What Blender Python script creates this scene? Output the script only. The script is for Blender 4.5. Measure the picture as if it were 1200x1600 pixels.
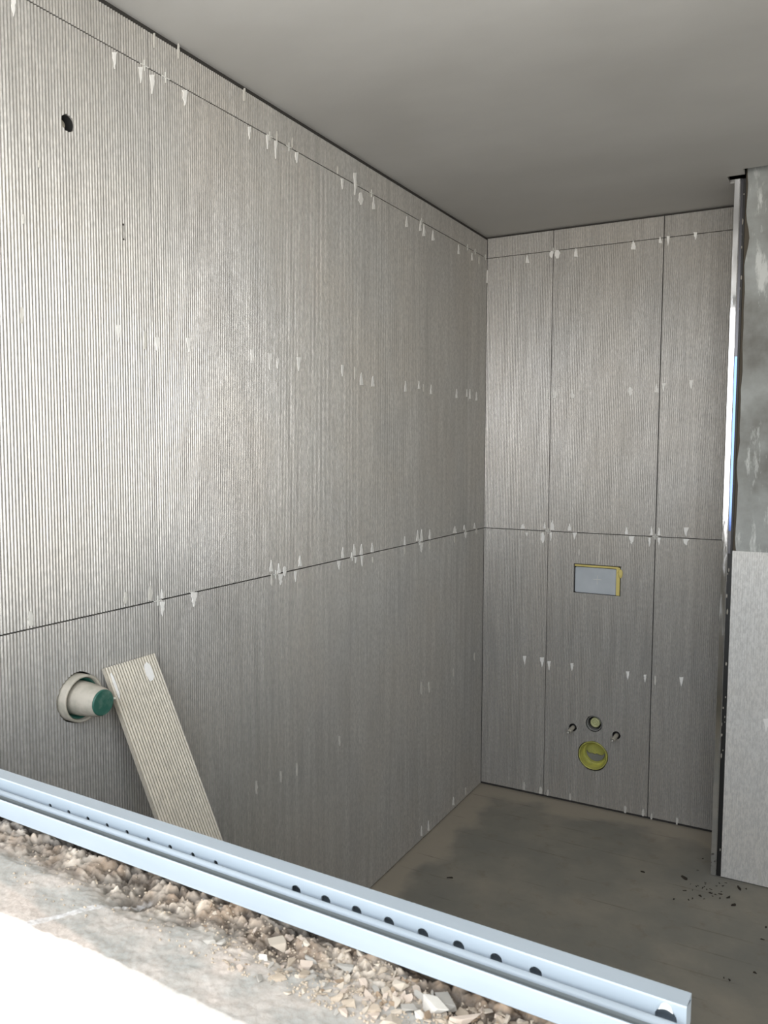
import bpy, bmesh, math, random
from mathutils import Vector, Matrix, noise
random.seed(7)
C = bpy.context.scene.collection
scn = bpy.context.scene
for o in list(bpy.data.objects): bpy.data.objects.remove(o)

# ------------------------------------------------------------------ camera
F, YAW, PIT, ROL = 1265.1719, -0.5014, -0.0771, 0.0028
CAM = Vector((1.3648, -3.4375, 1.5541))
_f = Vector((math.sin(YAW)*math.cos(PIT), math.cos(YAW)*math.cos(PIT), math.sin(PIT)))
_r = Vector((math.cos(YAW), -math.sin(YAW), 0)); _u = _r.cross(_f)
c_, s_ = math.cos(ROL), math.sin(ROL)
RX = c_*_r + s_*_u; UX = -s_*_r + c_*_u
cd = bpy.data.cameras.new('camera'); cam = bpy.data.objects.new('camera', cd); C.objects.link(cam)
m = Matrix.Identity(4)
for i in range(3): m[i][0] = RX[i]; m[i][1] = UX[i]; m[i][2] = -_f[i]; m[i][3] = CAM[i]
cam.matrix_world = m
cd.sensor_fit = 'VERTICAL'; cd.sensor_height = 36; cd.lens = F/1600*36; cd.clip_start = .02
cd.dof.use_dof = True; cd.dof.focus_distance = 2.6; cd.dof.aperture_fstop = 20
scn.camera = cam

# ------------------------------------------------------------------ daylight: overcast-bright sky through the window opening
w = bpy.data.worlds.new('sky'); scn.world = w; w.use_nodes = True
nt = w.node_tree; nt.nodes.clear()
out = nt.nodes.new('ShaderNodeOutputWorld'); bg = nt.nodes.new('ShaderNodeBackground')
tc = nt.nodes.new('ShaderNodeTexCoord'); sx = nt.nodes.new('ShaderNodeSeparateXYZ')
rp = nt.nodes.new('ShaderNodeValToRGB')
nt.links.new(tc.outputs['Generated'], sx.inputs[0]); nt.links.new(sx.outputs['Z'], rp.inputs[0])
e = rp.color_ramp.elements
e[0].position = 0.0; e[0].color = (1.0, .96, .90, 1)
e[1].position = 1.0; e[1].color = (.34, .46, .75, 1)
k = e.new(.02); k.color = (.98, 1, 1, 1)
k = e.new(.25); k.color = (1.02, 1.06, 1.10, 1)
k = e.new(.6); k.color = (.95, 1.05, 1.20, 1)
nt.links.new(rp.outputs[0], bg.inputs[0]); bg.inputs[1].default_value = 1.0
nt.links.new(bg.outputs[0], out.inputs[0])

ld = bpy.data.lights.new('window_portal', 'AREA'); ld.shape = 'RECTANGLE'; ld.size = 2.3; ld.size_y = 1.36
ld.cycles.is_portal = True
lo = bpy.data.objects.new('window_portal', ld); C.objects.link(lo)
lo.location = (1.15, -2.98, 1.76); lo.rotation_euler = (math.radians(90), 0, 0)   # -Z of the lamp points to +Y

scn.view_settings.view_transform = 'Standard'; scn.view_settings.look = 'None'
scn.view_settings.gamma = 1; scn.view_settings.use_curve_mapping = False
scn.view_settings.exposure = 2.25

# ------------------------------------------------------------------ helpers
def ray(px, py):
    d = RX*((px-600)/F) + UX*(-(py-800)/F) + _f
    return d.normalized()
def on_y(px, py, Y=0): d = ray(px, py); return CAM + d*((Y-CAM.y)/d.y)
def on_x(px, py, X=0): d = ray(px, py); return CAM + d*((X-CAM.x)/d.x)
def on_z(px, py, Z=0): d = ray(px, py); return CAM + d*((Z-CAM.z)/d.z)

def tag(o, label=None, cat=None, group=None, kind=None):
    if label: o['label'] = label
    if cat: o['category'] = cat
    if group: o['group'] = group
    if kind: o['kind'] = kind
    return o
def link(name, me, parent=None):
    o = bpy.data.objects.new(name, me); C.objects.link(o)
    if parent: o.parent = parent
    return o
def obj(name, bm, mat=None, parent=None, smooth=False, normals=True):
    if normals: bmesh.ops.recalc_face_normals(bm, faces=bm.faces)
    me = bpy.data.meshes.new(name); bm.to_mesh(me); bm.free()
    if mat: me.materials.append(mat)
    if smooth:
        for p in me.polygons: p.use_smooth = True
    return link(name, me, parent)
def empty(name, loc=(0, 0, 0), rz=0):
    o = bpy.data.objects.new(name, None); C.objects.link(o); o.location = loc; o.rotation_euler = (0, 0, rz)
    o.empty_display_size = .05; return o
def box(bm, a, b):
    v = [bm.verts.new((x, y, z)) for z in (a[2], b[2]) for y in (a[1], b[1]) for x in (a[0], b[0])]
    for q in ((0, 2, 3, 1), (4, 5, 7, 6), (0, 1, 5, 4), (2, 6, 7, 3), (0, 4, 6, 2), (1, 3, 7, 5)):
        bm.faces.new([v[i] for i in q])
def prism(bm, pts, a, b):
    """extrude closed loop pts (list of Vector functions of t) : pts as 3D list at a-offset and b-offset"""
    A = [bm.verts.new(Vector(p)+Vector(a)) for p in pts]; B = [bm.verts.new(Vector(p)+Vector(b)) for p in pts]
    n = len(pts)
    bm.faces.new(A); bm.faces.new(B[::-1])
    for i in range(n): bm.faces.new((A[i], A[(i+1) % n], B[(i+1) % n], B[i]))
def lathe(bm, prof, org, axis, seg=40, wob=0, seed=0):
    """prof: list of (radius, distance along axis); axis a unit Vector"""
    axis = Vector(axis); up = Vector((0, 0, 1)); sd = axis.cross(up).normalized()
    rings = []
    for (r, h) in prof:
        ring = []
        for i in range(seg):
            t = 2*math.pi*i/seg
            rr = r*(1+wob*noise.noise(Vector((math.cos(t)*2+seed, math.sin(t)*2, seed*1.7))))
            ring.append(bm.verts.new(Vector(org)+axis*h+(sd*math.cos(t)+up*math.sin(t))*max(rr, 1e-5)))
        rings.append(ring)
    for a, b in zip(rings, rings[1:]):
        for i in range(seg): bm.faces.new((a[i], a[(i+1) % seg], b[(i+1) % seg], b[i]))
    return rings
def cap(bm, ring): bm.faces.new(ring)

# ------------------------------------------------------------------ materials
def mat(name, col, rough=.6, metal=0, spec=.5):
    mt = bpy.data.materials.new(name); mt.use_nodes = True
    b = mt.node_tree.nodes['Principled BSDF']
    b.inputs['Base Color'].default_value = (*col, 1); b.inputs['Roughness'].default_value = rough
    b.inputs['Metallic'].default_value = metal; b.inputs['Specular IOR Level'].default_value = spec
    return mt
def nodes(mt): return mt.node_tree.nodes, mt.node_tree.links, mt.node_tree.nodes['Principled BSDF']
def coords(mt, scale=(1, 1, 1), kind='Object'):
    N, L, b = nodes(mt); t = N.new('ShaderNodeTexCoord'); mp = N.new('ShaderNodeMapping')
    mp.inputs['Scale'].default_value = scale; L.new(t.outputs[kind], mp.inputs[0]); return mp.outputs[0]
def noi(mt, vec, sc, det=4, ro=.55):
    N, L, b = nodes(mt); n = N.new('ShaderNodeTexNoise'); n.inputs['Scale'].default_value = sc
    n.inputs['Detail'].default_value = det; n.inputs['Roughness'].default_value = ro; L.new(vec, n.inputs['Vector']); return n.outputs['Fac']
def ramp(mt, fac, stops, interp='LINEAR'):
    N, L, b = nodes(mt); r = N.new('ShaderNodeValToRGB'); L.new(fac, r.inputs[0]); r.color_ramp.interpolation = interp
    e = r.color_ramp.elements
    for i, (p, c) in enumerate(stops):
        c = (*c, 1) if isinstance(c, tuple) else (c, c, c, 1)
        if i < 2: e[i].position = p; e[i].color = c
        else: q = e.new(p); q.color = c
    return r.outputs[0]
def mix(mt, fac, a, b, mode='MIX'):
    N, L, _ = nodes(mt); x = N.new('ShaderNodeMix'); x.data_type = 'RGBA'; x.blend_type = mode
    for s, v in ((x.inputs[0], fac), (x.inputs[6], a), (x.inputs[7], b)):
        if isinstance(v, (int, float)): s.default_value = v
        elif isinstance(v, tuple): s.default_value = (*v, 1)
        else: L.new(v, s)
    return x.outputs[2]
def mth(mt, op, a, b=None):
    N, L, _ = nodes(mt); x = N.new('ShaderNodeMath'); x.operation = op
    for s, v in zip(x.inputs, (a, b)):
        if v is None: continue
        if isinstance(v, (int, float)): s.default_value = v
        else: L.new(v, s)
    return x.outputs[0]
def bump(mt, h, strength, dist):
    N, L, b = nodes(mt); x = N.new('ShaderNodeBump'); x.inputs['Strength'].default_value = strength
    x.inputs['Distance'].default_value = dist; L.new(h, x.inputs['Height'])
    prev = b.inputs['Normal'].links[0].from_socket if b.inputs['Normal'].links else None
    if prev: L.new(prev, x.inputs['Normal'])
    L.new(x.outputs[0], b.inputs['Normal'])
def base(mt, s): N, L, b = nodes(mt); L.new(s, b.inputs['Base Color'])
def rough(mt, s): N, L, b = nodes(mt); L.new(s, b.inputs['Roughness'])

def tile_material(name, col, metal, ro, streak):
    mt = mat(name, col, ro, metal, .5)
    v = coords(mt, (1, 1, 1)); vs = coords(mt, (42, 42, 2.2))
    big = noi(mt, v, 2.3, 3); st = noi(mt, vs, 1.0, 5, .6); fine = noi(mt, coords(mt, (1, 1, .35)), 190, 3, .6)
    N, L, b = nodes(mt)
    oi = N.new('ShaderNodeObjectInfo')
    tone = mth(mt, 'MULTIPLY_ADD', oi.outputs['Random'], .10); N[-1].inputs[2].default_value = .95
    c = mix(mt, ramp(mt, st, [(.32, 0.), (.68, 1.)]), tuple(x*(1-streak) for x in col), tuple(min(1, x*(1+streak)) for x in col))
    c = mix(mt, ramp(mt, big, [(.35, 0.), (.65, .35)]), c, (col[0]*1.04, col[1]*.95, col[2]*.84))
    c = mix(mt, ramp(mt, fine, [(.4, 0.), (.62, .5)]), c, tuple(x*.62 for x in col))
    x = N.new('ShaderNodeMix'); x.data_type = 'RGBA'; x.blend_type = 'MULTIPLY'; x.inputs[0].default_value = 1
    L.new(c, x.inputs[6]); L.new(tone, x.inputs[7]); base(mt, x.outputs[2])
    bump(mt, noi(mt, coords(mt, (1, 1, .45)), 75, 3, .6), .55, .0016)
    bump(mt, fine, .35, .0006)
    rough(mt, ramp(mt, big, [(.3, ro-.015), (.7, ro+.06)]))
    return mt
M = {}
M['tile'] = tile_material('ribbed tile', (.56, .55, .528), .40, .305, .16)
M['tile_panel'] = tile_material('pale ribbed tile', (.80, .80, .785), .12, .33, .02)
M['tile_offcut'] = tile_material('beige tile offcut', (.60, .555, .47), .12, .45, .05)
M['grout'] = mat('grey mortar backing', (.05, .047, .043), .95)
M['dab'] = mat('dried adhesive', (.93, .92, .89), .6)
M['dab_thin'] = mat('thin adhesive smear', (.68, .66, .61), .7)
M['white_plastic'] = mat('white plastic', (.80, .80, .76), .45)
M['edge'] = mat('raw tile edge', (.55, .53, .48), .8)

mt = M['ceiling'] = mat('plastered ceiling', (.52, .50, .465), .85)
n1 = noi(mt, coords(mt, (1, 1.6, 1)), 1.6, 5, .55)
base(mt, ramp(mt, n1, [(.3, (.50, .49, .465)), (.72, (.60, .59, .565))]))
rough(mt, ramp(mt, n1, [(.35, .55), (.65, .85)])); bump(mt, noi(mt, coords(mt, (1, 2, 1)), 5, 4), .15, .006)

mt = M['floor'] = mat('dusty screed floor', (.2, .19, .17), .75)
N, L, b = nodes(mt)
v = coords(mt); geo = N.new('ShaderNodeTexCoord'); sp = N.new('ShaderNodeSeparateXYZ'); L.new(geo.outputs['Object'], sp.inputs[0])
n1 = noi(mt, v, 3.2, 6, .6); n2 = noi(mt, v, 14, 5, .65)
c = ramp(mt, n1, [(.3, (.22, .215, .19)), (.5, (.27, .255, .215)), (.72, (.35, .315, .255))])
c = mix(mt, ramp(mt, n2, [(.57, 0.), (.75, .45)]), c, (.19, .145, .10))
# dust left along the walls
dw = mth(mt, 'MINIMUM', mth(mt, 'MULTIPLY', sp.outputs['X'], .9), mth(mt, 'MULTIPLY', sp.outputs['Y'], -.8))
dw = mth(mt, 'ADD', dw, mth(mt, 'MULTIPLY', noi(mt, v, 4.5, 3), .22))
c = mix(mt, ramp(mt, dw, [(.19, .75), (.235, 0.)]), c, (.44, .385, .305))
# trowel lines parallel to the back wall
wv = N.new('ShaderNodeTexWave'); wv.bands_direction = 'Y'; wv.inputs['Scale'].default_value = 2.6; wv.inputs['Distortion'].default_value = .35
wv.inputs['Detail'].default_value = 2; L.new(v, wv.inputs['Vector'])
ln = ramp(mt, wv.outputs['Fac'], [(.0, 1.), (.012, 0.)])
ln = mth(mt, 'MULTIPLY', ln, ramp(mt, noi(mt, v, 5, 3), [(.50, 0.), (.64, .5)]))
c = mix(mt, ln, c, (.15, .13, .10)); base(mt, c)
bump(mt, n2, .3, .004); bump(mt, ln, -.4, .003)

mt = M['plaster'] = mat('grey rendered pier', (.3, .3, .28), .5)
v = coords(mt); n1 = noi(mt, v, 5, 5, .6); n2 = noi(mt, coords(mt, (14, 14, 3)), 1.3, 6, .7)
c = ramp(mt, n1, [(.3, (.17, .165, .15)), (.5, (.27, .28, .265)), (.72, (.38, .40, .395))])
c = mix(mt, ramp(mt, n2, [(.56, 0.), (.64, .8)]), c, (.66, .68, .66)); base(mt, c)
rough(mt, ramp(mt, n1, [(.35, .65), (.65, .4)])); bump(mt, n2, .4, .004)

mt = M['wall'] = mat('painted room wall', (.55, .53, .49), .8); bump(mt, noi(mt, coords(mt), 9, 4), .2, .004)
mt = M['outer'] = mat('white outer sill', (.80, .86, .89), .5); bump(mt, noi(mt, coords(mt), 6, 3), .05, .003)
mt = M['ground'] = mat('terrace paving outside', (.42, .41, .39), .8); base(mt, ramp(mt, noi(mt, coords(mt), 2, 4), [(.3, (.36, .35, .33)), (.7, (.46, .45, .43))]))
mt = M['alu'] = mat('pale blue white aluminium', (.66, .735, .78), .38, .0, .5)
base(mt, ramp(mt, noi(mt, coords(mt, (3, 20, 20)), 2, 3), [(.3, (.36, .41, .445)), (.7, (.39, .44, .475))]))
bump(mt, noi(mt, coords(mt), 60, 3), .05, .001)
mt = M['chrome'] = mat('polished chrome', (.82, .83, .85), .09, 1.)
rough(mt, ramp(mt, noi(mt, coords(mt, (30, 30, 6)), 1, 4), [(.5, .06), (.75, .35)]))
M['chrome_dark'] = mat('dark chrome', (.10, .10, .11), .3, 1.)  # darker metal for the angled flange
M['blue_reflection'] = mat('painted sky blue chrome', (.13, .21, .50), .12, 1.)  # blue of a sky reflection put into the metal colour
mt = M['chrome_dirty'] = mat('dusty chrome', (.42, .42, .40), .38, .85)
rough(mt, ramp(mt, noi(mt, coords(mt, (30, 30, 6)), 1, 4), [(.4, .22), (.7, .6)]))
M['infill'] = mat('grey groove shade', (.15, .165, .16), .6)  # dark tone painting the shade in the track groove
M['black'] = mat('black rubber', (.012, .012, .012), .5)
M['core'] = mat('dark brown brickwork', (.10, .085, .065), .9)
M['void'] = mat('painted cavity shade', (.02, .02, .02), .9)  # near-black tone painting the shade inside holes and the ceiling gap
mt = M['yellow'] = mat('yellow tape', (.72, .60, .20), .55); bump(mt, noi(mt, coords(mt), 80, 3), .4, .002)
mt = M['yellow_green'] = mat('yellow green plastic', (.56, .55, .13), .38)
base(mt, ramp(mt, noi(mt, coords(mt), 25, 4), [(.35, (.42, .42, .12)), (.65, (.60, .58, .14))]))
M['pale_green'] = mat('pale green plastic', (.52, .53, .28), .4)
mt = M['blue_grey'] = mat('blue grey cover', (.50, .54, .58), .4); base(mt, ramp(mt, noi(mt, coords(mt), 12, 4), [(.35, (.47, .51, .55)), (.7, (.54, .58, .62))]))
mt = M['green'] = mat('dark green plastic', (.028, .12, .09), .45)
base(mt, ramp(mt, noi(mt, coords(mt), 45, 4), [(.5, (.024, .11, .082)), (.74, (.10, .19, .15))]))
mt = M['pipe'] = mat('mortar dusted pipe', (.45, .41, .34), .7)
base(mt, ramp(mt, noi(mt, coords(mt), 28, 4), [(.35, (.36, .34, .28)), (.6, (.50, .46, .39))])); bump(mt, noi(mt, coords(mt), 60, 3), .3, .002)
M['steel'] = mat('galvanised rod', (.55, .54, .5), .45, .6)
mt = M['ring'] = mat('grey rubber ring', (.22, .22, .21), .5)
mt = M['dirt'] = mat('dark dirt', (.035, .026, .018), .9)
mt = M['bed'] = mat('broken mortar bed', (.5, .45, .4), .9)
N, L, b = nodes(mt); at = N.new('ShaderNodeAttribute'); at.attribute_name = 'tint'
fn = noi(mt, coords(mt), 220, 5, .7)
c = mix(mt, ramp(mt, fn, [(.42, 0.), (.7, .55)]), at.outputs['Color'], (.30, .25, .20))
base(mt, c); bump(mt, fn, .6, .0012)
stone_cols = {'beige': (.56, .48, .38), 'pink': (.56, .46, .37), 'grey': (.42, .39, .34), 'white': (.70, .65, .57), 'brown': (.36, .26, .17), 'tan': (.47, .385, .29)}
for k_, c_v in stone_cols.items():
    mt = M['stone_'+k_] = mat(k_+' mortar chip', c_v, .85)
    fn = noi(mt, coords(mt), 130, 4, .65); base(mt, ramp(mt, fn, [(.3, tuple(x*.78 for x in c_v)), (.65, tuple(min(1, x*1.08) for x in c_v))]))
    bump(mt, fn, .5, .001)

# ------------------------------------------------------------------ room shell
CE = 2.4939; X1, X2 = .3005, .7524; TW = .4597; OFF = .2092; RIB = TW/63
bm = bmesh.new(); box(bm, (-.2, -2.97, -.12), (2.5, .2, 0)); tag(obj('floor', bm, M['floor']), 'dark dusty screed floor with brown dust along the walls', None, kind='structure')

# ceiling board with the cut-outs round the pier, slab above
bm = bmesh.new()
z0, z1 = CE, CE+.013
def slab(x0, x1, y0, y1): box(bm, (x0, y0, z0), (x1, y1, z1))
slab(-.1, 1.02, -2.75, 0.05); slab(1.02, 2.4, -2.75, -.412)
tri = on_z(1139, 284, CE); tri2 = on_z(1148, 283, CE); tri3 = on_z(1147, 312, CE)
slab(1.02, 1.075, -.412, -.352)
slab(1.02, 1.05, -.27, .05)
ceil = tag(obj('ceiling', bm, M['ceiling']), 'smooth beige grey plastered ceiling', None, kind='structure')
bm = bmesh.new(); box(bm, (-.2, -2.97, CE+.10), (2.5, .2, CE+.25)); obj('slab', bm, M['void'], ceil)

def bool_cut(o, cutter):
    md = o.modifiers.new('cut', 'BOOLEAN'); md.operation = 'DIFFERENCE'; md.solver = 'EXACT'; md.object = cutter
    bpy.context.view_layer.update()
    dg = bpy.context.evaluated_depsgraph_get()
    me = bpy.data.meshes.new_from_object(o.evaluated_get(dg))
    o.modifiers.clear(); o.data = me
def make_cutter(kind, org, axis, size, seed=0):
    bm = bmesh.new(); axis = Vector(axis or (1, 0, 0))
    if kind == 'round':
        r, d = size
        rg = lathe(bm, [(r, -.03), (r, d)], org, axis, 44, .05 if r < .04 else .045, seed); cap(bm, rg[0]); cap(bm, rg[1])
    else:
        box(bm, org, size)
    return obj('cutter', bm)

def ribbed_tile(parent, wall, u0, u1, z0, z1, phase=0., th=.008, cutters=(), front=0., name='tile', m='tile', amp=.0007):
    """wall 'left': u = -y, normal +x ; wall 'back': u = x, normal -y"""
    bm = bmesh.new(); P = []
    per = 10; n = int((u1-u0)/RIB*per)
    for i in range(n+1):
        u = u0+(u1-u0)*i/n
        P.append((u, amp*math.cos(2*math.pi*(u-phase)/RIB)))
    P = [(u0, -th)] + P + [(u1, -th)]
    def pt(u, d, z):
        return (front+d, -u, z) if wall == 'left' else (u, -front-d, z)
    A = [bm.verts.new(pt(u, d, z0)) for u, d in P]; B = [bm.verts.new(pt(u, d, z1)) for u, d in P]
    k = len(P)
    for i in range(k): bm.faces.new((A[i], A[(i+1) % k], B[(i+1) % k], B[i]))
    bm.faces.new(A[::-1]); bm.faces.new(B)
    o = obj(name, bm, M[m], parent)
    for c in cutters: bool_cut(o, c)
    return o

# ---- left wall
bm = bmesh.new(); box(bm, (-.2, -2.74, -.02), (-.0078, .2, CE+.1))
wl = tag(obj('wall_left', bm, M['grout']), 'long left wall clad in tall ribbed grey beige tiles', None, kind='structure')
# ---- back wall
bm = bmesh.new(); box(bm, (-.01, .0078, -.02), (2.4, .2, CE+.1))
wb = tag(obj('wall_back', bm, M['grout']), 'back wall clad in ribbed silvery tiles with toilet connections', None, kind='structure')

# holes
H_vent = on_x(105.5, 192.5); H_pipe = on_x(122, 1089.5)
H_in = on_y(928, 1131); H_drain = on_y(926, 1181); H_b1 = on_y(895, 1136.5); H_b2 = on_y(963, 1149)
c_vent = make_cutter('round', H_vent, (-1, 0, 0), (.0165, .09), 3)
c_pipe = make_cutter('round', H_pipe, (-1, 0, 0), (.053, .09), 5)
c_in = make_cutter('round', H_in, (0, 1, 0), (.0355, .09), 7)
c_dr = make_cutter('round', H_drain, (0, 1, 0), (.066, .11), 8)
c_b1 = make_cutter('round', H_b1, (0, 1, 0), (.017, .05), 9)
c_b2 = make_cutter('round', H_b2, (0, 1, 0), (.017, .05), 12)
PL = (.4175, .617, .9395, 1.066)
c_pl = make_cutter('box', (PL[0], -.03, PL[2]), None, (PL[1], .04, PL[3]))
for c in (c_vent, c_pipe): bool_cut(wl, c)
for c in (c_in, c_dr, c_b1, c_b2, c_pl): bool_cut(wb, c)

H1, H2 = 1.2, 2.4
rows = [(.006, H1-.0016), (H1+.0016, H2-.0014), (H2+.0014, CE-.009)]
edges = [0.0] + [OFF+i*TW for i in range(7)]
for ci in range(len(edges)-1):
    u0, u1 = edges[ci]+(.0015 if ci == 0 else .0012 if ci == 5 else .0006), edges[ci+1]-(.0012 if ci == 4 else .0006)
    if u0 > 2.73: break
    u1 = min(u1, 2.735)
    fr = random.uniform(-.0006, .0006)
    for ri, (z0, z1) in enumerate(rows):
        cut = []
        if u0 < -H_vent.y < u1 and ri == 1: cut = [c_vent]
        if u0 < -H_pipe.y < u1 and ri == 0: cut = [c_pipe]
        ribbed_tile(wl, 'left', u0, u1, z0, z1-(.006 if ri == 2 else 0), OFF, amp=.0011, cutters=cut, front=fr+random.uniform(-.0004, .0004))
be = [0.002, X1, X2, X2+.458]
for ci in range(3):
    for ri, (z0, z1) in enumerate(rows):
        cut = [c_in, c_dr, c_b1, c_b2, c_pl] if (ci == 1 and ri == 0) else []
        z0 = .012 if ri == 0 else z0
        g = .0018 if ci == 2 else .0013
        ribbed_tile(wb, 'back', be[ci]+(g if ci else 0), min(be[ci+1], 1.2)-(.0018 if ci == 1 else .0013), z0, z1, X1, cutters=cut, front=random.uniform(-.0004, .0004))
for c in (c_vent, c_pipe, c_in, c_dr, c_b1, c_b2, c_pl): bpy.data.objects.remove(c)

# ---- pier on the right, rendered above and tiled below
YP = -.35
# jagged plaster edge
pts = []
n = 46
for i in range(n+1):
    z = 1.19+(CE+.09-1.19)*i/n
    pts.append((1.086+.011*noise.noise(Vector((0, z*9, 3)))+.002*random.random(), YP+.004, z))
pts += [(2.4, YP+.004, CE+.09), (2.4, YP+.004, 1.19)]
bm = bmesh.new(); prism(bm, pts, (0, 0, 0), (0, .012, 0))
wr = tag(obj('wall_right', bm, M['plaster']), 'grey rendered pier on the right with white scrapes', None, kind='structure')
bm = bmesh.new(); box(bm, (1.0782, YP+.0122, -.02), (2.4, .0, CE+.1)); obj('brick_core', bm, M['core'], wr)
ribbed_tile(wr, 'back', 1.0785, 1.56, .004, 1.2, 1.08, th=.0105, front=-YP, m='tile_panel', amp=.00035)
ribbed_tile(wr, 'back', 1.562, 2.02, .004, 1.2, 1.08, th=.0105, front=-YP, m='tile_panel', amp=.00035)

bm = bmesh.new(); box(bm, (2.3, -2.97, -.02), (2.5, .2, CE+.1)); tag(obj('wall_far_right', bm, M['wall']), 'plain painted wall out of view on the right', None, kind='structure')

# ---- front wall with the window opening the picture is taken through
SILL = 1.078; HEAD = 2.44; JL, JR = 0.0, 2.3
bm = bmesh.new()
box(bm, (-.25, -2.965, -.02), (2.5, -2.76, SILL-.022)); box(bm, (-.25, -2.965, HEAD), (2.5, -2.76, CE+.12))
box(bm, (-.25, -2.965, SILL), (JL-.008, -2.735, HEAD)); box(bm, (JR, -2.965, SILL), (2.5, -2.76, HEAD))
wf = tag(obj('wall_front', bm, M['wall']), 'masonry wall below and around the window opening', None, kind='structure')
bm = bmesh.new(); box(bm, (-.6, -3.42, SILL-.05), (2.6, -2.90, SILL+.006))
tag(obj('trim_1', bm, M['outer']), 'bright white outer window sill in the bottom left corner', None, kind='structure')
bm = bmesh.new(); box(bm, (-3, -4.6, -.2), (5, -2.966, -.02)); tag(obj('ground', bm, M['ground']), 'pale balcony floor outside behind the camera', None, kind='structure')
bm = bmesh.new(); box(bm, (-3, -3.95, 2.62), (5, -2.966, 2.8)); tag(obj('added_slab_above', bm, M['wall']), 'unseen slab added above to block high sky light', None, kind='structure')  # out of view, added to cut the high sky light on the sill

# ------------------------------------------------------------------ rough mortar bed on the sill
def fb(x, y, z, o=5): return noise.fractal(Vector((x, y, z)), .9, 2.1, o)
NX, NY = 620, 104
bx0, bx1, by0, by1 = .33, 1.46, -2.95, -2.755
EP = [on_z(a, b, SILL+.006) for a, b in ((-60, 1412), (0, 1440), (25, 1447), (60, 1467), (150, 1502), (230, 1540), (330, 1592), (420, 1630))]
def edge_y(x):
    if x <= EP[0].x: return EP[0].y
    for a, b in zip(EP, EP[1:]):
        if x <= b.x: return a.y+(b.y-a.y)*(x-a.x)/(b.x-a.x)+.0012*fb(x*60, 1, 2, 3)
    return EP[-1].y
def bed(x, y):
    t = (y-by0)/(by1-by0)
    cx = min(1, max(0, (x-.62)/.35))
    lump = fb(x*22, y*26, 1.3)*.0080+fb(x*75, y*80, 4)*.0034+.004*(abs(fb(x*48, y*50, 7, 4))-.25)+.0016*fb(x*190, y*190, 3, 2)
    crack = abs(fb(x*13, y*20, 9, 3))
    sm = min(1, max(0, (.52-t)/.16+.5*fb(x*9, y*12, 5, 3)+.25))        # smooth trowelled strip on the outer side
    smooth = sm
    h = lump*(1-.9*smooth) - (.006*math.exp(-(crack/.07)**2))*(1-smooth)
    h += .0009*smooth*fb(x*60, y*60, 17, 4)+.006*smooth*(1-.3*cx) + .004*(1-smooth)*fb(x*7, y*9, 2, 2)
    h += .0025*fb(x*6, y*6, 12, 2)
    if t > .72: h -= .003*(t-.72)/.28
    d, pc = noise.voronoi(Vector((x*85+.5*fb(x*40, y*40, 1, 2), y*120+.5*fb(x*40, y*40, 6, 2), 0)))
    cell = noise.cell(pc[0]*3.7)
    e_ = min(1, (d[1]-d[0])*3.2)
    h += (1-smooth)*(.0015*(e_-.6)+.0022*(cell-.5))+smooth*.0004*e_
    d2, pc2 = noise.voronoi(Vector((x*210, y*230, 5)))
    h += (1-smooth)*.0014*(min(1, (d2[1]-d2[0])*2.5)-.5)
    bed.cell = cell; bed.edge = e_*(.5+.5*min(1, (d2[1]-d2[0])*3))
    return h, smooth, crack, t
RG0 = on_z(24, 1453, SILL+.008); RG1 = on_z(135, 1424, SILL+.008)
bm = bmesh.new(); g = []; cols = []
for j in range(NY+1):
    row = []
    for i in range(NX+1):
        x = bx0+(bx1-bx0)*i/NX; ey = edge_y(x); y = ey+(by1-ey)*j/NY
        h, sm, cr, t = bed(x, y)
        z = SILL+.006+h
        if j == 0: z = SILL-.01
        elif j == 1: z = SILL+.0075
        row.append(bm.verts.new((x, y, z)))
        a = fb(x*8, y*12, 21, 4); b_ = fb(x*20, y*22, 31, 4); pinky = min(1, max(0, .5+1.6*a)); 
        beige = Vector((.60, .52, .42)); grey = Vector((.43, .42, .38)); brown = Vector((.27, .20, .14)); orange = Vector((.52, .34, .20)); pale = Vector((.68, .59, .51)); gbr = Vector((.36, .32, .27))
        dirt = min(1, max(0, .5+1.8*b_)); lft = min(1, max(0, (.70-x)/.18))
        rgh = beige.lerp(gbr, .75*lft).lerp(brown, dirt)
        wet = min(1, max(0, (t-.55)/.2))*min(1, max(0, (x-.66)/.2)); rgh = rgh.lerp(orange, .75*wet*min(1, max(0, .6+1.4*a)))
        rgh = rgh*(.85+.35*bed.cell)*(.72+.33*bed.edge)  # darker towards cell edges: shade between stones painted in
        rgh = rgh*(1-.6*min(1, max(0, -h/.006)))  # low spots darkened, crevice shade put into the tint
        gz = min(1, max(0, (x-.755+1.1*(t-.1))/.03))*.8+.9*fb(x*16, y*22, 41, 4)
        smc = pale.lerp(grey, min(1, max(0, gz)))
        q = Vector((x-RG0.x, y-RG0.y)); dd = Vector((RG1.x-RG0.x, RG1.y-RG0.y)); tt = q.dot(dd)/dd.length_squared
        if -.02 < tt < 2.0 and (q-dd*tt).length < .0022+.0022*(1+fb(x*60, y*60, 3, 3)): smc = smc.lerp(Vector((.82, .81, .79)), .65+.35*fb(x*90, y*90, 8, 2)); rgh = rgh.lerp(smc, .35)
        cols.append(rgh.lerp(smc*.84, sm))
    g.append(row)
for j in range(NY):
    for i in range(NX): bm.faces.new((g[j][i], g[j][i+1], g[j+1][i+1], g[j+1][i]))
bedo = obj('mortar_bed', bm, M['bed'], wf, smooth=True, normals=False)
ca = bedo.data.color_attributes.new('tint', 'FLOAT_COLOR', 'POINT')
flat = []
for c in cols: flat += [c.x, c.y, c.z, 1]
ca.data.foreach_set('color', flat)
bedo['label'] = 'rough broken beige and grey mortar bed under the white track'
def bed_z(x, y): return SILL+.006+bed(x, y)[0]

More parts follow.
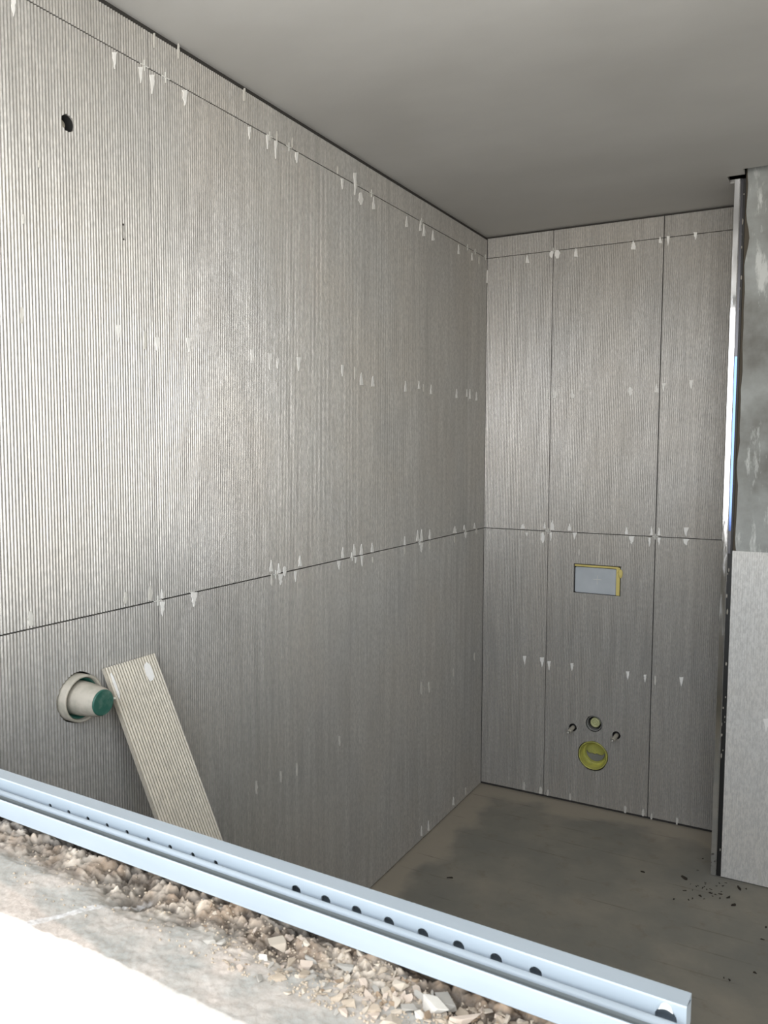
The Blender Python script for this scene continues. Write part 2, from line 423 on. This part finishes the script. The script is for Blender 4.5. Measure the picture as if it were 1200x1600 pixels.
# loose chips
chip_meshes = {}
def chip_mesh(seed, mname):
    rnd = random.Random(seed); bm = bmesh.new()
    fl = rnd.uniform(.22, .42); el = rnd.uniform(.4, .8)
    for i in range(10):
        a = rnd.uniform(0, 6.283); zz = rnd.choice((-1, 1))*rnd.uniform(.6, 1); r = rnd.uniform(.78, 1)
        bm.verts.new((math.cos(a)*r*.5, math.sin(a)*r*.5*el, zz*fl*.5*(1-.2*r)))
    bmesh.ops.convex_hull(bm, input=bm.verts)
    for v_ in [v_ for v_ in bm.verts if not v_.link_faces]: bm.verts.remove(v_)
    bmesh.ops.recalc_face_normals(bm, faces=bm.faces)
    bmesh.ops.bevel(bm, geom=bm.edges[:], offset=.012, segments=1, affect='EDGES')
    me = bpy.data.meshes.new('mortar_chip'); bm.to_mesh(me); bm.free(); me.materials.append(M['stone_'+mname]); return me
kinds = ['beige', 'tan', 'pink', 'grey', 'tan', 'brown', 'beige', 'tan']
pool = [(k_, chip_mesh(100+i*7+j, k_)) for i, k_ in enumerate(kinds) for j in range(3)]
def chip(px, py, size, me, kind, label, group=None, rz=None, tilt=.35, lift=0.3):
    p = on_z(px, py, SILL+.008); z = bed_z(p.x, p.y)
    o = link('mortar_chip', me); o.location = (p.x, p.y, z+size*.10*lift*1.5)
    o.rotation_euler = (random.uniform(-tilt, tilt), random.uniform(-tilt, tilt), rz if rz is not None else random.uniform(0, 6.28))
    o.scale = (size, size, size); tag(o, label, 'rubble', group); return o
big = [(676, 1567, .042, 'white', 'largest pale slab of mortar rubble near the bottom edge of the photo', -.35),
       (722, 1590, .036, 'pink', 'pinkish lump of rubble at the bottom edge right of the pale slab', .8),
       (628, 1541, .021, 'beige', 'rounded beige chip just left above the largest pale slab', 1.2),
       (638, 1578, .018, 'grey', 'grey chip touching the left end of the largest pale slab', .5),
       (656, 1590, .012, 'white', 'small white chip at the bottom edge below the pale slab', .2),
       (570, 1490, .024, 'beige', 'flat beige chip right below the middle of the track', -.4),
       (538, 1510, .020, 'grey', 'upright pale grey chip left of the flat beige chip', .9),
       (410, 1500, .018, 'white', 'bright white flake at the left end of the rubble', -.1),
       (432, 1473, .030, 'beige', 'long thin beige flake under the left part of the track', -.7),
       (342, 1480, .017, 'grey', 'round grey pebble in the dark hollow of the mortar, right one of two', .3),
       (328, 1478, .018, 'grey', 'round grey pebble in the dark hollow of the mortar, left one of two', .3),
       (612, 1600, .022, 'beige', 'beige chip at the very bottom edge left of the pale slab', .6),
       (696, 1553, .026, 'grey', 'dark grey flat chip behind the largest pale slab', -.3)]
taken = []
for i, (px, py, s, kd, lab, rz) in enumerate(big):
    me = chip_mesh(900+i, kd); chip(px, py, s, me, kd, lab, None, rz, .2, .8); taken.append((px, py, s*1100))
cnt = 0
while cnt < 275:
    # dense on the right, thinning to the left
    u = random.random()**.75; px = 300+u*520; lo_ = 1272+.371*px+14; 
    py = random.uniform(lo_, min(1600, lo_+105)); 
    if py > 1600 or (px < 430 and random.random() < .55): continue
    if py > 1600-(500-px)*.55 and px < 500: continue
    if any((px-a)**2+(py-b)**2 < (r*.45)**2 for a, b, r in taken): continue
    s = random.choice((.006, .007, .0085, .010, .012, .016))*random.uniform(.85, 1.2)
    if px < 400: s *= .7
    k_, me = random.choice(pool)
    szw = 'tiny' if s < .009 else 'small' if s < .0135 else 'coarse'; wh = 'left' if px < 480 else 'middle' if px < 640 else 'right'
    cw = {'tan': 'tan', 'pink': 'pinkish', 'grey': 'grey', 'brown': 'brown', 'beige': 'beige'}[k_]
    chip(px, py, s, me, k_, f'{szw} {cw} mortar chip on the {wh} part of the rubble below the track', f'{szw} {cw} chips in the {wh} part of the rubble')
    taken.append((px, py, s*1000*.8)); cnt += 1
bm = bmesh.new()
for i in range(1900):
    px = random.uniform(20, 840); lo_ = 1272+.371*px+8; py = random.uniform(lo_, lo_+110)
    if px < 330 and random.random() < .75: continue
    p = on_z(px, py, SILL+.008); s = random.uniform(.0005, .0019)
    if p.x > bx1 or p.y < by0+.035: continue
    mx = Matrix.Translation((p.x, p.y, bed_z(p.x, p.y)+s*.3)) @ Matrix.Rotation(random.uniform(0, 6), 4, Vector((random.random(), random.random(), 1)).normalized()) @ Matrix.Diagonal((s, s*.8, s*.6, 1))
    bmesh.ops.create_icosphere(bm, subdivisions=1, radius=1, matrix=mx)
tag(obj('mortar_grit', bm, M['stone_tan']), 'fine beige mortar grit scattered over the mortar bed', 'grit', kind='stuff')

# ------------------------------------------------------------------ white aluminium track lying on the sill
ang = math.atan(-.0305)
TX0 = -.02; endp = on_z(1078, 1546, 1.118)
tr = empty('window_track', (.8, -2.8204, 1.10), ang)
tag(tr, 'long pale blue white aluminium track with a row of holes laid on the sill', 'track')
LX0 = -.79; LX1 = (endp.x-.8)/math.cos(ang)
def strip(name, prof, closed=True, mt='alu'):
    bm = bmesh.new()
    A = [bm.verts.new((LX0, a, b)) for a, b in prof]; B = [bm.verts.new((LX1, a, b)) for a, b in prof]; n = len(prof)
    for i in range(n if closed else n-1): bm.faces.new((A[i], A[(i+1) % n], B[(i+1) % n], B[i]))
    if closed: bm.faces.new(A); bm.faces.new(B[::-1])
    o = obj(name, bm, M[mt], tr); 
    return o
# front flange: thin upright lip, rounded top
strip('front_flange', [(.0022, -.004), (0, .0172), (.0006, .0180), (.0016, .0180), (.0022, .0174), (.0034, .0018), (.0040, -.004)])
# channel bed rising to a rounded bead
bead = [(.0022, -.002), (.0022, .0000)]
bead = [(.0022, -.005), (.0022, -.004), (.012, -.004), (.021, -.0035), (.0235, -.002), (.0245, .0)]
for i in range(0, 9):
    a = math.pi*(1-i/8); bead.append((.0288+.0042*math.cos(a), .0060+.0048*math.sin(a)))
bead += [(.0330, -.0045), (.0330, -.005)]
o = strip('channel', bead)
for p in o.data.polygons: p.use_smooth = abs(p.normal.x) < .5
sl = [(.0040, -.0039), (.012, -.0032), (.0200, -.0026), (.0228, -.0012), (.0234, .0010), (.0238, .0045), (.0246, .0066), (.0256, .0078), (.0256, -.0039)]  # dark strip paints the front flange's shade into the channel
strip('infill', sl, True, 'infill')['label'] = 'grey strip painting the shade in the channel of the track'
# drilled back flange
yb, yt = .0400, .0612
bm = bmesh.new()
def hole_patch(xc, w_, z0, z1, r, zc, y):
    ring = []; rect = []; seg = 28
    for i in range(seg):
        a = 2*math.pi*i/seg; cx, cz = math.cos(a), math.sin(a)
        ring.append(bm.verts.new((xc+r*cx, y, zc+r*cz)))
        # project to the rectangle
        tx = (w_/abs(cx)) if abs(cx) > 1e-6 else 9; tz = ((z1-zc) if cz > 0 else (zc-z0))/abs(cz) if abs(cz) > 1e-6 else 9
        t = min(tx, tz); rect.append(bm.verts.new((xc+t*cx, y, zc+t*cz)))
    inner = [bm.verts.new(v_.co+Vector((0, .0016, 0))) for v_ in ring]
    for i in range(seg):
        k = (i+1) % seg
        bm.faces.new((ring[i], ring[k], rect[k], rect[i])); bm.faces.new((ring[i], inner[i], inner[k], ring[k]))
    # fill the corners of the rectangle
    for sx_ in (-1, 1):
        for z_ in (z0, z1):
            cr = bm.verts.new((xc+sx_*w_, y, z_))
            best = None
            for i in range(seg):
                a, b = rect[i], rect[(i+1) % seg]
                ax = abs(abs(a.co.x-xc)-w_) < 1e-6; bx = abs(abs(b.co.x-xc)-w_) < 1e-6
                if ax != bx and (a.co.x-xc)*sx_ > 0 and abs(a.co.z-z_)+abs(b.co.z-z_) < abs(z1-z0)*.9:
                    if best is None or (a.co-cr.co).length+(b.co-cr.co).length < best[0]: best = ((a.co-cr.co).length+(b.co-cr.co).length, a, b)
            if best: bm.faces.new((best[1], cr, best[2]))
ZB0, ZB1 = -.006, .0188
hx = []
for i in range(8): hx.append((1.1595-.0365*i, .0058, .0046))
for q in (.7955, .762, .7275, .693, .658, .624, .59, .555, .52): hx.append((q, .0030, .0046))
hx.append((1.2675, .0085, .0046))
hs = sorted(((x-.8)/math.cos(ang), r, zc) for x, r, zc in hx)
cur = LX0
for xl, r, zc in hs:
    w_ = r+.0012
    bm.faces.new([bm.verts.new(p) for p in ((cur, yb, ZB0), (xl-w_, yb, ZB0), (xl-w_, yb, ZB1), (cur, yb, ZB1))])
    hole_patch(xl, w_, ZB0, ZB1, r, zc, yb); cur = xl+w_
bm.faces.new([bm.verts.new(p) for p in ((cur, yb, ZB0), (LX1, yb, ZB0), (LX1, yb, ZB1), (cur, yb, ZB1))])
def quad(*p): bm.faces.new([bm.verts.new(q) for q in p])
# end caps, back and underside of the hollow flange
quad((LX0, yt, ZB0), (LX1, yt, ZB0), (LX1, yt, ZB1-.006), (LX0, yt, ZB1-.006))
quad((LX0, yb, ZB0), (LX1, yb, ZB0), (LX1, yt, ZB0), (LX0, yt, ZB0))
quad((LX1, yb, ZB0), (LX1, yt, ZB0), (LX1, yt, ZB1-.006), (LX1, yb, ZB1))
obj('drilled_flange', bm, M['alu'], tr)
o = strip('top_cap', [(yb-.0004, ZB1-.0004), (yb+.0006, ZB1+.0008), (yt+.0002, ZB1-.0006), (yt+.0002, -.006), (yt-.0012, -.006), (yt-.0012, ZB1-.0020), (yb+.0012, ZB1-.0008)])
# small white plug above the last hole
bm = bmesh.new(); xl = (1.2675-.8)/math.cos(ang); pts = []
for i in range(9): a = math.radians(50+80*i/8); pts.append((xl+.0086*math.cos(a), yb, .0046+.0086*math.sin(a)))
for i in range(9): a = math.radians(165-150*i/8); pts.append((xl+.0046*math.cos(a), yb, .0125+.0052*math.sin(a)))
prism(bm, pts, (0, -.0002, 0), (0, -.0022, 0))
obj('plug', bm, M['white_plastic'], tr)['label'] = 'white plastic plug above the last hole'

# ------------------------------------------------------------------ offcut of ribbed tile leaning on the left wall
top_l = on_x(167, 1043, .02); top_r = on_x(245, 1018, .02)
W_ = abs(top_r.y-top_l.y); ym = (top_l.y+top_r.y)/2
L_ = 1.2; zt = 1.078; th_ = math.acos(min(1, zt/L_))
bm = bmesh.new(); P = []
n = int(W_/RIB*10)
for i in range(n+1):
    u = -W_/2+W_*i/n
    P.append((u, .0088+.0010*math.cos(2*math.pi*(u)/(RIB*1.02))))
P = [(-W_/2, 0)]+P+[(W_/2, 0)]
A = [bm.verts.new((d, u, 0)) for u, d in P]; B = [bm.verts.new((d, u, L_)) for u, d in P]
k = len(P)
for i in range(k): bm.faces.new((A[i], A[(i+1) % k], B[(i+1) % k], B[i]))
bm.faces.new(A[::-1]); bm.faces.new(B)
plank = obj('tile_offcut', bm, M['tile_offcut'])
plank.location = (L_*math.sin(th_)+.004, ym, 0.0); plank.rotation_euler = (0, -th_, 0)
tag(plank, 'narrow ribbed tile strip leaning against the left wall beside the green capped pipe', 'tile')
def plank_dab(u0, u1, z0, z1, name='mortar_dab', m='dab', h=.0100):
    bm = bmesh.new(); n = 9; pts = []
    for i in range(n):
        a = 2*math.pi*i/n; pts.append((0, (u0+u1)/2+(u1-u0)/2*math.cos(a)*random.uniform(.8, 1.1), (z0+z1)/2+(z1-z0)/2*math.sin(a)*random.uniform(.8, 1.1)))
    prism(bm, pts, (h-.0015, 0, 0), (h, 0, 0)); return obj(name, bm, M[m], plank)
plank_dab(.028, .052, L_-.060, L_-.012); plank_dab(-.066, -.058, L_-.075, L_-.01)
plank_dab(.006, .011, .70, .72, 'chip_mark', 'dirt', .0102); plank_dab(W_/2-.006, W_/2-.001, .70, .73, 'chip_mark', 'dirt', .0102)

# ------------------------------------------------------------------ pipe stub and vent on the left wall
wp = empty('waste_pipe', H_pipe); tag(wp, 'dusty waste pipe stub with a dark green cap sticking out of the left wall', 'pipe')
O = (0, 0, 0); AX = (1, 0, 0)
bm = bmesh.new(); rg = lathe(bm, [(.0500, -.05), (.0500, .016), (.0485, .019), (.0455, .019), (.0440, .016), (.0435, -.05)], O, AX, 56, .012, 2); obj('sleeve', bm, M['pipe'], wp, True)
bm = bmesh.new(); rg = lathe(bm, [(.0432, -.045), (.0428, .010), (.0405, .010), (.040, -.03), (.034, -.035)], O, AX, 48); obj('infill', bm, M['green'], wp, True)
bm = bmesh.new(); rg = lathe(bm, [(.037, -.06), (.0350, .02), (.0300, .066), (.0270, .072)], (0, 0, 0), AX, 48, .01, 4); obj('pipe', bm, M['pipe'], wp, True)
bm = bmesh.new(); rg = lathe(bm, [(.0268, .062), (.0268, .0745), (.0255, .0762)], O, AX, 40); cap(bm, rg[-1]); o = obj('cap', bm, M['green'], wp); o['label'] = 'dark green end cap'
for p in o.data.polygons: p.use_smooth = len(p.vertices) == 4
bm = bmesh.new(); rg = lathe(bm, [(.0025, .066), (.0028, .079), (.0012, .081)], (0, .029, .002), AX, 10); cap(bm, rg[-1]); obj('nub', bm, M['pipe'], wp, True)
vp = empty('conduit_end', H_vent); tag(vp, 'grey conduit end inside the round black hole high on the left wall', 'conduit')
bm = bmesh.new(); rg = lathe(bm, [(.0105, -.05), (.0105, -.016), (.0095, -.014)], (0, -.004, -.001), AX, 24, .05, 1); cap(bm, rg[-1]); obj('tube', bm, M['pipe'], vp, True)
bm = bmesh.new(); lathe(bm, [(.0160, -.003), (.0160, -.085)], O, AX, 30); rg = lathe(bm, [(.0160, -.084), (.001, -.085)], O, AX, 30); obj('hole_shade', bm, M['void'], vp, True)  # near-black inner surface paints the shade in the hole
# saw slit in the upper tile
a = on_x(193.5, 362); bm = bmesh.new()
box(bm, (-.0004, a.y-.0012, a.z-.0150), (.0014, a.y+.0004, a.z+.015)); box(bm, (-.0004, a.y-.003, a.z+.0125), (.0016, a.y+.0015, a.z+.0165)); box(bm, (-.0004, a.y-.003, a.z-.0185), (.0016, a.y+.003, a.z-.0150))
obj('scratch', bm, M['dirt'], wl)['label'] = 'short dark slit in the upper left tile'

# ------------------------------------------------------------------ toilet connections on the back wall
fc = empty('flush_cover', ((PL[0]+PL[1])/2, 0, (PL[2]+PL[3])/2)); tag(fc, 'blue grey flush plate cover framed in yellow tape, set in the back wall', 'cover')
hw, hh = (PL[1]-PL[0])/2, (PL[3]-PL[2])/2
bm = bmesh.new(); box(bm, (-hw+.003, .008, -hh+.001), (hw-.020, .030, hh-.015)); bmesh.ops.bevel(bm, geom=bm.edges[:], offset=.003, segments=2, affect='EDGES')
obj('cover', bm, M['blue_grey'], fc)
bm = bmesh.new(); box(bm, (-.0008, .0068, -.022), (.0008, .0078, .018)); box(bm, (-.018, .0068, -.001), (.018, .0078, .0004))
obj('cross_mark', bm, M['white_plastic'], fc)['label'] = 'faint pale cross moulded in the cover'
bm = bmesh.new()
box(bm, (-hw+.002, .004, hh-.012), (hw-.012, .03, hh-.003)); box(bm, (hw-.020, .003, -hh+.001), (hw-.004, .03, hh-.006))
bmesh.ops.bevel(bm, geom=bm.edges[:], offset=.0012, segments=1, affect='EDGES')
obj('tape', bm, M['yellow'], fc)
bm = bmesh.new(); bmesh.ops.create_icosphere(bm, subdivisions=3, radius=1, matrix=Matrix.Translation((hw-.002, -.002, hh-.030)) @ Matrix.Diagonal((.010, .005, .019, 1)))
for v_ in bm.verts: v_.co += v_.co.normalized()*.002*noise.noise(v_.co*160)
obj('foam_blob', bm, M['yellow'], fc, True)
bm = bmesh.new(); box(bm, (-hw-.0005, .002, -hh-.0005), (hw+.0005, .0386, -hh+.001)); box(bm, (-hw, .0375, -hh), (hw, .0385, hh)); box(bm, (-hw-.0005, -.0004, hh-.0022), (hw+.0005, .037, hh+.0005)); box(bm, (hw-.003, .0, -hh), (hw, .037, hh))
obj('cavity_shade', bm, M['void'], fc)  # black faces paint the shaded gap around the cover

AY = (0, -1, 0)
sp_ = empty('water_inlet', H_in); tag(sp_, 'small round flush inlet with a pale green plug above the waste outlet', 'pipe')
bm = bmesh.new(); lathe(bm, [(.0328, -.03), (.0328, -.004), (.0305, -.003), (.0285, -.014), (.0275, -.03)], O, AY, 36, .03, 1); obj('ring', bm, M['ring'], sp_, True)
bm = bmesh.new(); rg = lathe(bm, [(.0285, -.06), (.0285, -.028), (.001, -.030)], O, AY, 36); obj('cavity_shade', bm, M['void'], sp_, True)  # black back of the inlet, its shade painted as colour
bm = bmesh.new(); rg = lathe(bm, [(.0205, -.03), (.0205, -.008), (.0190, -.006), (.0125, -.006), (.0115, -.0095), (.0090, -.0095), (.0080, -.006), (.0045, -.006), (.0037, -.010), (.0005, -.010)], (.003, 0, .003), AY, 32); o = obj('plug', bm, M['pale_green'], sp_, True); o['label'] = 'pale green plug with concentric rings'
dr = empty('drain_outlet', H_drain); tag(dr, 'large round waste outlet with a yellow green cup low in the back wall', 'pipe')
bm = bmesh.new(); lathe(bm, [(.0625, -.08), (.0625, -.003), (.0610, .000), (.0585, .000), (.0570, -.004), (.0555, -.034), (.0500, -.042)], O, AY, 56, .01, 1); obj('collar', bm, M['yellow_green'], dr, True)
bm = bmesh.new(); rg = lathe(bm, [(.0515, -.040), (.0470, -.036), (.0440, -.040), (.0420, -.060), (.030, -.066), (.001, -.068)], O, AY, 48); obj('cup', bm, M['yellow_green'], dr, True)
bm = bmesh.new(); pts = []
for i in range(15):
    a = math.pi+math.pi*i/14; pts.append((.040*math.cos(a), 0, .040*math.sin(a)))
for i in range(1, 9): pts.append((.040-.080*i/9, 0, -.010+.006*noise.noise(Vector((i*.9, 0, 0)))))
prism(bm, pts, (0, .050, 0), (0, .058, 0)); obj('debris', bm, M['ring'], dr)
for i, (H, lab) in enumerate(((H_b1, 'threaded fixing rod in a white sleeve left of the flush inlet'), (H_b2, 'threaded fixing rod in a white sleeve right of the flush inlet'))):
    rd = empty('fixing_rod', H); tag(rd, lab, 'rod', 'toilet fixing rods')
    bm = bmesh.new(); lathe(bm, [(.0135, -.03), (.0130, -.001), (.0105, -.001), (.0100, -.03)], O, AY, 24); obj('washer', bm, M['black'], rd, True)
    bm = bmesh.new(); rg = lathe(bm, [(.0085, -.03), (.0085, .058), (.0075, .060), (.0045, .060)], (0, 0, -.001), AY, 20); obj('sleeve', bm, M['pipe'], rd, True)
    prof = [(.0043, .05)]
    for q in range(14): prof += [(.0055, .060+q*.0014), (.0047, .0607+q*.0014)]
    bm = bmesh.new(); rg = lathe(bm, prof, (0, 0, -.001), AY, 12); cap(bm, rg[-1]); obj('thread', bm, M['steel'], rd, True)

# ------------------------------------------------------------------ chrome profile at the pier edge
cp = empty('chrome_profile', (0, 0, 0)); tag(cp, 'tall narrow chrome edge profile standing between back wall and pier', 'profile')
def vstrip(name, prof, z0, z1, m):
    bm = bmesh.new(); prism(bm, [(a, b, 0) for a, b in prof], (0, 0, z0), (0, 0, z1)); return obj(name, bm, M[m], cp)
vstrip('face', [(1.0432, YP+.004), (1.0432, YP), (1.0438, YP-.0008), (1.0598, YP-.0008), (1.0604, YP), (1.0604, YP+.004)], .002, 2.482, 'chrome')
vstrip('edge_bead', [(1.0604, YP+.001), (1.0606, YP-.0018), (1.0618, YP-.0024), (1.0630, YP-.0018), (1.0632, YP+.001)], .002, 2.482, 'chrome')
vstrip('angled_flange', [(1.0632, YP-.0002), (1.0715, YP+.0010), (1.0713, YP+.0024), (1.0632, YP+.0014)], 1.19, 2.482, 'chrome_dark')
vstrip('reflection', [(1.0634, YP-.0006), (1.0708, YP+.0004), (1.0708, YP+.0007), (1.0634, YP-.0003)], 1.27, 1.88, 'blue_reflection')['label'] = 'painted blue sky reflection on the profile'  # blue strip paints the sky's reflection onto the flange
vstrip('gasket', [(1.0605, YP+.004), (1.0780, YP+.004), (1.0780, YP+.015), (1.0605, YP+.015)], .002, 2.482, 'black')
vstrip('back_leg', [(1.0440, YP+.004), (1.0470, YP+.004), (1.0470, YP+.05), (1.0440, YP+.05)], .002, 2.482, 'chrome_dirty')
bm = bmesh.new()
for i in range(26):
    z = random.uniform(.02, 1.15) if i < 14 else random.uniform(1.9, 2.46); x = random.uniform(1.063, 1.075); s = random.uniform(.002, .005)
    mx = Matrix.Translation((x, YP+.003, z)) @ Matrix.Diagonal((s*.6, s*.5, s*random.uniform(1, 3), 1)); bmesh.ops.create_icosphere(bm, subdivisions=1, radius=1, matrix=mx)
tag(obj('adhesive_crumbs', bm, M['stone_grey'], cp), kind='stuff')

# ------------------------------------------------------------------ adhesive dabs left by levelling clips (marks on the tiles)
L_dabs = """20 0 26 8 d;178 82 108 7 d;219 105 130 7 d;237 117 147 7 d;288 141 165 8 d;389 198 218 5 d;240 52 75 4 f;278 68 92 4 f;381 138 158 4 f
417 211 233 4 d;430 220 248 4 d;432 205 222 4 f;463 238 255 6 d;456 215 230 3 f;527 260 272 3 f;534 279 296 4 d;554 270 305 4 d;563 301 320 7 b;583 308 327 4 u
635 338 355 4 u;656 345 361 3 u;662 350 369 4 u;676 360 376 4 u;716 382 397 3 u;737 395 407 3 u;748 401 413 3 f;761 422 442 3 u
421 552 578 6 d;433 560 576 4 d;466 558 580 6 d;534 570 588 4 d;554 573 593 4 f;564 582 602 6 u;582 588 604 5 u;633 595 612 4 u;654 595 608 3 u;661 600 612 2 f;673 601 616 3 u;713 608 622 3 u;729 608 620 2 u;734 608 623 3 u;744 612 626 3 u
33 480 505 7 f;184 508 535 6 d;226 518 545 6 f;245 527 550 8 d;294 528 550 8 d;393 546 568 5 d;47 955 978 11 f;195 925 943 8 f;234 915 938 9 f;252 920 935 5 u;253 940 963 7 d;302 925 948 10 d
423 875 893 5 u;435 880 896 5 u;444 885 900 5 b;424 897 915 4 f;438 897 914 7 d;468 868 885 5 u;461 892 909 4 d;535 855 872 4 u;529 876 890 5 d;549 863 872 3 u;553 850 868 5 u;564 850 867 5 u;555 870 880 4 d;565 868 885 4 d;581 848 863 4 u;582 870 880 3 f
632 838 852 3 u;632 855 866 4 f;652 828 845 4 u;658 827 846 4 u;658 848 863 5 d;671 827 843 3 u;671 847 858 4 f;710 822 833 6 u;710 838 848 4 f;725 820 828 3 u;727 832 841 4 d;741 817 826 3 u;744 826 834 3 f
463 1192 1212 4 f;438 1205 1222 4 f;530 1150 1165 4 f;400 1220 1240 6 f;658 1065 1085 4 f;670 1065 1082 4 f;741 1020 1032 3 f;708 1045 1057 3 f;669 1282 1298 3 u;658 1290 1306 3 u;708 1245 1258 3 u;727 1230 1242 3 f;35 335 350 5 f;60 250 262 4 f"""
B_dabs = """824 399 411 6 u;862 392 403 6 b;871 391 404 9 b;900 388 401 7 u;990 376 390 8 u;1032 370 380 6 u;1044 369 384 5 d;1087 363 375 6 d
820 613 626 6 u;855 608 622 5 u;867 606 622 6 u;895 608 622 6 u;985 605 618 7 b;1026 599 613 6 u;1037 599 613 5 d;1080 594 608 7 d
817 818 826 8 u;851 816 826 4 u;863 812 828 7 u;890 818 829 6 u;979 823 835 5 u;1018 822 836 5 u;1030 824 836 5 u;1072 824 838 8 d;823 832 838 4 d;848 832 848 7 b;861 832 845 4 d;898 832 843 6 d;987 838 850 9 d;1015 840 854 4 d;1030 840 852 5 d;1072 842 852 10 d;937 845 878 2 f;905 858 868 3 f
820 1025 1038 5 d;847 1027 1042 7 d;858 1033 1047 5 d;894 1036 1048 6 d;981 1049 1062 6 d;1008 1054 1066 5 d;1024 1056 1070 4 f;1065 1058 1072 6 d
819 1222 1234 5 f;845 1229 1240 8 f;856 1234 1243 5 f;891 1240 1250 6 f;977 1259 1270 6 f;1005 1264 1275 6 f;1018 1271 1280 5 f;1058 1277 1288 6 f"""
P_dabs = "1197 1123 1143 9 d;1187 1358 1378 7 f"
def dabs(txt, parent, surf, nrm, lift):
    for it in txt.replace('\n', ';').split(';'):
        x, y0, y1, w_, k_ = it.split(); x, y0, y1, w_ = map(float, (x, y0, y1, w_))
        pl = []; n = 6; L1 = []; R1 = []
        for i in range(n+1):
            t = i/n
            if k_ in 'd': ww = (1-t)**.7*(.8+.35*random.random())
            elif k_ == 'u': ww = t**.7*(.8+.35*random.random())
            elif k_ == 'b': ww = math.sin(math.pi*(.12+.76*t))*(.7+.5*random.random())
            else: ww = (.35+.65*math.sin(math.pi*(.1+.8*t)))*(.6+.5*random.random())*.8
            ww = max(.10, ww)*w_/2; yy = y0+(y1-y0)*t; dx = random.uniform(-.08, .08)*w_
            L1.append(surf(x-ww+dx, yy)); R1.append(surf(x+ww+dx, yy))
        bm = bmesh.new(); loop = L1+R1[::-1]
        N_ = Vector(nrm); prism(bm, loop, N_*lift, N_*(lift+.0016+.0008*random.random()))
        obj('mortar_dab', bm, M['dab_thin' if k_ == 'f' else 'dab'], parent)
dabs(L_dabs, wl, lambda a, b: on_x(a, b, 0), (1, 0, 0), .0006)
dabs(B_dabs, wb, lambda a, b: on_y(a, b, 0), (0, -1, 0), .0006)
dabs(P_dabs, wr, lambda a, b: on_y(a, b, YP), (0, -1, 0), .0006)

# ------------------------------------------------------------------ white tile spacers stuck in the joints
def spacer_mesh():
    bm = bmesh.new(); box(bm, (-.0012, -.012, -.0012), (.0012, .012, .0012)); box(bm, (-.0012, -.0012, -.012), (.0012, .0012, .012))
    me = bpy.data.meshes.new('tile_spacer'); bmesh.ops.recalc_face_normals(bm, faces=bm.faces); bm.to_mesh(me); bm.free(); me.materials.append(M['white_plastic']); return me
sm_ = spacer_mesh()
ORD = ['nearest to', 'second from', 'third from', 'fourth from', 'fifth from', 'sixth from', 'seventh from', 'eighth from', 'ninth from', 'tenth from']
for n_, (px, py) in enumerate(((225, 104), (258, 124), (421, 214), (451, 231), (556, 289), (580, 301), (658, 347), (730, 387), (742, 394), (758, 402))):
    p = on_x(px, py, 0); o = link('tile_spacer', sm_); o.location = (.0012, p.y, H2)
    tag(o, f'white cross spacer {ORD[9-n_]} the room corner in the upper joint of the left wall', 'spacer', 'spacers in the upper joint of the left wall')
for n_, (px, py) in enumerate(((246, 938), (430, 896), (550, 869), (655, 847), (727, 832))):
    p = on_x(px, py, 0); o = link('tile_spacer', sm_); o.location = (.0012, p.y, H1)
    tag(o, f'white cross spacer {ORD[4-n_]} the room corner in the middle joint of the left wall', 'spacer', 'spacers in the middle joint of the left wall')
for (px, py), lab in (((867, 391), 'white cross spacer at the upper left joint crossing of the back wall'), ((855, 829), 'white cross spacer at the middle left joint crossing of the back wall'), ((1022, 839), 'white cross spacer at the middle right joint crossing of the back wall')):
    p = on_y(px, py, 0); o = link('tile_spacer', sm_); o.location = (X1 if px < 1000 else X2, -.0012, H2 if py < 500 else H1); o.rotation_euler = (0, 0, math.pi/2)
    tag(o, lab, 'spacer')

# ------------------------------------------------------------------ dark crumbs on the floor
cm = []
for i in range(5):
    me = chip_mesh(2000+i, 'brown'); me.materials.clear(); me.materials.append(M['dirt']); cm.append(me)
spots = [(1069, 1372, .020), (1053, 1405, .009), (1146, 1415, .018), (1094, 1400, .012), (1138, 1403, .017), (1155, 1388, .022), (1090, 1360, .007), (1098, 1342, .008), (1088, 1385, .008),
         (1005, 1363, .014), (703, 1372, .016), (1191, 1468, .010), (1180, 1520, .010), (1131, 1528, .008), (1140, 1532, .009), (1197, 1449, .009), (1110, 1348, .009)]
labs = {0: 'dark lump of dirt lying alone left of the pier foot', 2: 'dark lump of dirt furthest in front of the pier foot', 10: 'dark crumb near the left wall on the floor', 9: 'dark crumb lying left of the dirt pile on open floor'}
for i in range(34): spots.append((random.gauss(1108, 20), random.gauss(1390, 10), random.uniform(.004, .010)))
for i, (px, py, s) in enumerate(spots):
    p = on_z(px, py, 0)
    if p.y > YP-.02 and p.x > 1.03: continue
    o = link('dirt_crumb', cm[i % 5]); o.location = (p.x, p.y, s*.10); s *= 1.6; o.scale = (s, s*random.uniform(.4, .9), s*.7); o.rotation_euler = (0, 0, random.uniform(0, 6.3))
    tag(o, labs.get(i, 'small dark crumb of dirt on the floor near the pier foot'), 'dirt', None if i in labs else 'dark crumbs on the floor')
